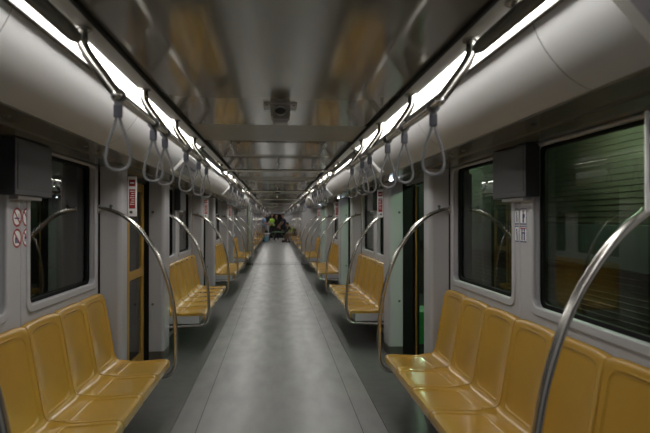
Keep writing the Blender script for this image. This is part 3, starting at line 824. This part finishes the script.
def person(label, loc, rz, J, shirt, trousers, shoes='blackcloth', vest=None, sleeve=0.5, hairlen=0.0, shorts=False):
    """J: joints in local coords, figure faces +y, root on the floor"""
    t = thing('person', label, 'person', loc); t.rotation_euler = (0, 0, rz)
    pel, chest, neck, head = (Vector(J[k]) for k in ('pelvis', 'chest', 'neck', 'head'))
    b = B()
    capsule(b, pel + Vector((-0.07, 0, 0)), pel + Vector((0.07, 0, 0)), 0.105, 0.105)
    capsule(b, pel, chest, 0.115, 0.135)
    capsule(b, chest + Vector((-0.09, 0, 0.0)), chest + Vector((0.09, 0, 0.0)), 0.11, 0.11)
    capsule(b, chest, neck, 0.09, 0.055); capsule(b, neck, head, 0.053, 0.055)
    b.ball(head, 0.1, (0.78, 0.95, 1.18)); fw = Vector(J.get('face', (0, 1, 0))).normalized()
    b.ball(head + fw * 0.095 + Vector((0, 0, -0.015)), 0.016, (0.8, 1.0, 1.3))
    b.ball(head + fw * 0.055 + Vector((0, 0, -0.07)), 0.045)
    sd = fw.cross(Vector((0, 0, 1)))
    for q in (1, -1): b.ball(head + sd * q * 0.08, 0.022, (0.6, 1, 1.3))
    sh = B(); tr = B(); so = B(); vt = B()
    for q, L_ in ((-1, 'L'), (1, 'R')):
        s_, e_, w_ = (Vector(J[k + L_]) for k in ('sh', 'el', 'wr'))
        capsule(b, s_, e_, 0.05, 0.040); capsule(b, e_, w_, 0.040, 0.027)
        d = (w_ - e_).normalized(); side = d.cross(Vector((0, 0, 1)))
        side = side.normalized() if side.length > 0.1 else Vector((1, 0, 0))
        palm = w_ + d * 0.085; capsule(b, w_, palm, 0.026, 0.034)
        for fi in range(4):
            base = palm + side * (fi - 1.5) * 0.021; ln = (0.068, 0.078, 0.072, 0.056)[fi]
            mid = base + d * ln * 0.55; tip = mid + (d + Vector((0, 0, -0.6))).normalized() * ln * 0.5
            capsule(b, base, mid, 0.0095, 0.009, 8); capsule(b, mid, tip, 0.009, 0.008, 8)
        th0 = w_ + d * 0.03 - side * 0.03 * q
        capsule(b, th0, th0 + (d * 0.7 - side * q * 0.7) * 0.06, 0.012, 0.009, 8)
        h_, k_, a_ = (Vector(J[k + L_]) for k in ('hp', 'kn', 'an'))
        capsule(b, h_, k_, 0.082, 0.055); capsule(b, k_, a_, 0.054, 0.036)
        toe = a_ + Vector(J.get('toe', (0, 0.16, 0))) * 1.0; toe.z = 0.035 + (a_.z - 0.08)
        capsule(b, a_ + Vector((0, 0, -0.03)), toe, 0.04, 0.03)
        capsule(sh, s_, s_.lerp(e_, sleeve if sleeve <= 1 else 1), 0.063, 0.056)
        if sleeve > 1: capsule(sh, e_, w_, 0.054, 0.037)
        if shorts: capsule(tr, h_, k_, 0.096, 0.075)
        else: capsule(tr, h_, k_, 0.094, 0.068); capsule(tr, k_, a_ + Vector((0, 0, 0.02)), 0.066, 0.052)
        capsule(so, a_ + Vector((0, -0.03, -0.03)), toe, 0.05, 0.04); 
    body = remesh('body', b, 'skin', t, 0.0075)
    for v, r in ((sh, 0.012),):
        capsule(v, pel + Vector((-0.06, 0, 0.02)), pel + Vector((0.06, 0, 0.02)), 0.12, 0.12); capsule(v, pel, chest, 0.13, 0.148)
        capsule(v, chest + Vector((-0.09, 0, 0)), chest + Vector((0.09, 0, 0)), 0.124, 0.124); capsule(v, chest, chest.lerp(neck, 0.6), 0.105, 0.085)
    capsule(tr, pel + Vector((-0.07, 0, -0.02)), pel + Vector((0.07, 0, -0.02)), 0.118, 0.118)
    remesh('shirt', sh, shirt, t, 0.012); remesh('trousers', tr, trousers, t, 0.012)
    s1 = remesh('shoes', so, shoes, t, 0.012)
    if vest:
        capsule(vt, pel + Vector((-0.05, 0, 0.06)), pel + Vector((0.05, 0, 0.06)), 0.130, 0.130); capsule(vt, pel + (chest - pel) * 0.3, chest, 0.134, 0.154)
        capsule(vt, chest + Vector((-0.08, 0, 0)), chest + Vector((0.08, 0, 0)), 0.133, 0.133)
        vo = remesh('vest', vt, vest, t, 0.012)
        ring = B(); c_ = pel.lerp(chest, 0.45); ax = (chest - pel).normalized()
        ring.tube([c_ - ax * 0.03, c_ + ax * 0.03], 0.150, 24, True, flat=(1.0, 1.25) if False else None)
        for v in ring.bm.verts: v.co = v.co
        o = obj('reflective_band', ring, 'silverstrip', None); o.parent = vo
    hb = B(); hb.ball(head + Vector((0, 0, 0.03)) - fw * 0.022, 0.104, (0.84, 0.95, 1.05))
    if hairlen: capsule(hb, head - fw * 0.06, head - fw * 0.085 + Vector((0, 0, -hairlen)), 0.07, 0.05)
    remesh('hair', hb, 'hair', t, 0.012)
    return t
def stand(lean=0.0, spread=0.11, armL=None, armR=None, face=(0, 1, 0)):
    J = dict(pelvis=(0, 0, 0.98), chest=(0, lean * 0.6, 1.33), neck=(0, lean, 1.53), head=(0, lean * 1.1 + 0.01, 1.70), face=face)
    for q, L_ in ((-1, 'L'), (1, 'R')):
        J['sh' + L_] = (q * 0.19, lean * 0.85, 1.44)
        J['el' + L_] = (q * 0.25, lean * 0.8 - 0.02, 1.15); J['wr' + L_] = (q * 0.25, lean * 0.8 + 0.08, 0.92)
        J['hp' + L_] = (q * 0.09, 0, 0.93); J['kn' + L_] = (q * spread, 0.02, 0.50); J['an' + L_] = (q * (spread + 0.02), -0.02, 0.085)
    if armL: J['elL'], J['wrL'] = armL
    if armR: J['elR'], J['wrR'] = armR
    return J
PZ = 38.7
def scaled(t, f): t.scale = (f, f, f); return t
scaled(person('person in light blue shirt and grey jeans standing left, looking right', (-0.93, PZ, 0), -PI / 2 - 0.2,
       stand(0.05, 0.10, armL=((-0.24, 0.12, 1.17), (-0.20, 0.36, 1.12)), armR=((0.24, 0.10, 1.17), (0.16, 0.34, 1.08))), 'bshirt', 'jeans'), 1.09)
scaled(person('person in bright yellow-green vest and black trousers standing mid-aisle', (-0.36, PZ + 2.2, 0), PI,
       stand(0.0, 0.14, armL=((-0.36, 0.05, 1.22), (-0.22, 0.16, 1.06)), armR=((0.36, 0.05, 1.22), (0.22, 0.16, 1.06))), 'blackcloth', 'blackcloth', vest='hivis', sleeve=2), 1.10)
scaled(person('person in dark navy shirt and black trousers bending over the folding table', (0.60, PZ + 0.25, 0), PI / 2 + 0.25,
       stand(0.14, 0.12, armL=((-0.22, 0.24, 1.2), (-0.14, 0.40, 1.0)), armR=((0.22, 0.26, 1.2), (0.14, 0.44, 1.0))), 'navy', 'blackcloth'), 1.08)
scaled(person('person in dark top and trousers behind the yellow-green vested person', (-0.02, PZ + 4.0, 0), PI,
       stand(0.02, 0.10), 'blackcloth', 'blackcloth', hairlen=0.1, sleeve=2), 1.05)
Js = dict(pelvis=(0, -0.02, 0.56), chest=(0, 0.17, 0.86), neck=(0, 0.29, 1.03), head=(0, 0.39, 1.16), face=(0, 0.9, -0.45), toe=(0, 0.16, 0))
for q, L_ in ((-1, 'L'), (1, 'R')):
    Js['sh' + L_] = (q * 0.18, 0.25, 0.96); Js['el' + L_] = (q * 0.22, 0.42, 0.72); Js['wr' + L_] = (q * 0.12, 0.62, 0.76)
    Js['hp' + L_] = (q * 0.09, 0.0, 0.53); Js['kn' + L_] = (q * 0.14, 0.42, 0.52); Js['an' + L_] = (q * 0.13, 0.40 + 0.14 * q, 0.085)
scaled(person('person in yellow-green vest and brown trousers leaning forward from the right bench', (1.10, 36.9, 0), PI / 2,
       Js, 'blackcloth', 'khaki', vest='hivis', sleeve=2), 1.05)
# folding table and small things around it
t = thing('folding_table', 'low folding table with a green top in the aisle among the people', 'table', (0.12, 38.0, 0))
obj('table_top', B().box(-0.32, 0.55, 37.6, 38.35, 0.66, 0.70, 0.008), 'tgreen', t)
for x in (-0.24, 0.47):
    for q in (0, 1):
        obj('leg', B().tube([(x - 0.16 * (1 - 2 * q) , 37.66 + 0.6 * q, 0.015), (x + 0.16 * (1 - 2 * q), 37.66 + 0.6 * q, 0.66)], 0.014, 10), 'steel', t)
    obj('rung', B().tube([(x - 0.08, 37.66, 0.2), (x - 0.08, 38.26, 0.2)], 0.011, 10), 'steel', t)
t = thing('white_stand', 'small white stand carrying a black bag beside the blue bucket', 'stand', (-0.75, 38.1, 0))
obj('top_board', B().box(-1.04, -0.46, 37.9, 38.3, 0.56, 0.60, 0.008), 'white', t)
for x in (-0.99, -0.51):
    for y in (37.94, 38.26): obj('leg', B().cyl((x, y, 0), (0, 0, 1), 0.014, 0.56, 10), 'steel', t)
t = thing('black_bag', 'black rounded bag lying on the small white stand', 'bag', (-0.72, 38.1, 0.6))
obj('bag_body', B().ball((-0.72, 38.1, 0.705), 0.12, (1.15, 0.8, 0.87), 20, 14), 'blackcloth', t)
obj('strap', B().tube(smoothpath([(-0.80, 38.1, 0.78), (-0.78, 38.1, 0.88), (-0.72, 38.1, 0.91), (-0.66, 38.1, 0.88), (-0.64, 38.1, 0.78)], 5), 0.010, 8), 'blackcloth', t)
t = thing('blue_bucket', 'pale blue bucket on the floor beneath the small white stand', 'bucket', (-0.72, 37.85, 0))
obj('pail', B().tube([(-0.72, 37.85, 0.002), (-0.72, 37.85, 0.36), (-0.72, 37.85, 0.375), (-0.72, 37.85, 0.40)], [0.11, 0.145, 0.155, 0.152], 24), 'bucket', t)
obj('handle', B().tube(smoothpath([(-0.87, 37.85, 0.39), (-0.84, 37.85, 0.50), (-0.72, 37.85, 0.54), (-0.60, 37.85, 0.50), (-0.57, 37.85, 0.39)], 5), 0.006, 8), 'steel', t)
t = thing('dark_backdrop_bag', 'big round black bundle held up behind the blue-shirted person', 'bag', (-0.72, 39.6, 0)); t.name = 'black_bundle'
obj('bundle_body', B().ball((-0.72, 39.6, 1.62), 0.24, (0.95, 0.9, 1.25), 24, 16), 'blackcloth', t)
obj('stand_pole', B().cyl((-0.72, 39.6, 0), (0, 0, 1), 0.02, 1.4, 10).cyl((-0.72, 39.6, 0), (0, 0, 1), 0.16, 0.02, 20), 'black', t)
o = obj('carton', B().box(-1.34, -1.02, 36.3, 36.7, 0.46, 0.68, 0.006), 'carton'); tag(o, 'brown carton standing on the far left bench near the blue-shirted person', 'box')
t = thing('rucksack', 'black rucksack propped on the right bench behind the seated person', 'bag', (1.18, 35.6, 0.47))
obj('rucksack_body', B().box(1.04, 1.28, 35.45, 35.85, 0.475, 0.96, 0.07, 4), 'blackcloth', t)
obj('front_pocket', B().box(1.00, 1.045, 35.52, 35.78, 0.52, 0.72, 0.02, 3), 'blackcloth', t)

# ------------------------------------------------------------------ world, camera
w = bpy.data.worlds.new('world'); sc.world = w; w.use_nodes = True
w.node_tree.nodes['Background'].inputs[0].default_value = (0.02, 0.025, 0.02, 1); w.node_tree.nodes['Background'].inputs[1].default_value = 0.3
cd = bpy.data.cameras.new('camera'); cam = bpy.data.objects.new('camera', cd); C.objects.link(cam)
cd.lens = 550 / 650 * 36; cd.sensor_width = 36; cd.clip_start = 0.02; cd.clip_end = 200
cam.location = (-0.022, 0, 1.55)
cam.rotation_euler = (PI / 2 + math.atan(2.9 / 550), 0, -math.atan(48.5 / 550))
sc.camera = cam
cd.dof.use_dof = True; cd.dof.focus_distance = 5.0 * S; cd.dof.aperture_fstop = 2.8

# overall scale
done = set()
for o in bpy.data.objects:
    o.location = o.location * S
    if o.type == 'MESH' and o.data.name not in done:
        done.add(o.data.name)
        o.data.transform(Matrix.Scale(S, 4))
    for md in o.modifiers:
        if md.type == 'SOLIDIFY': md.thickness *= S

sc.view_settings.view_transform = 'Standard'; sc.view_settings.look = 'None'; sc.view_settings.gamma = 1; sc.view_settings.use_curve_mapping = False
sc.view_settings.exposure = 0.0
sc.cycles.max_bounces = 8; sc.cycles.diffuse_bounces = 4; sc.cycles.glossy_bounces = 5; sc.cycles.transparent_max_bounces = 12
sc.cycles.sample_clamp_indirect = 6
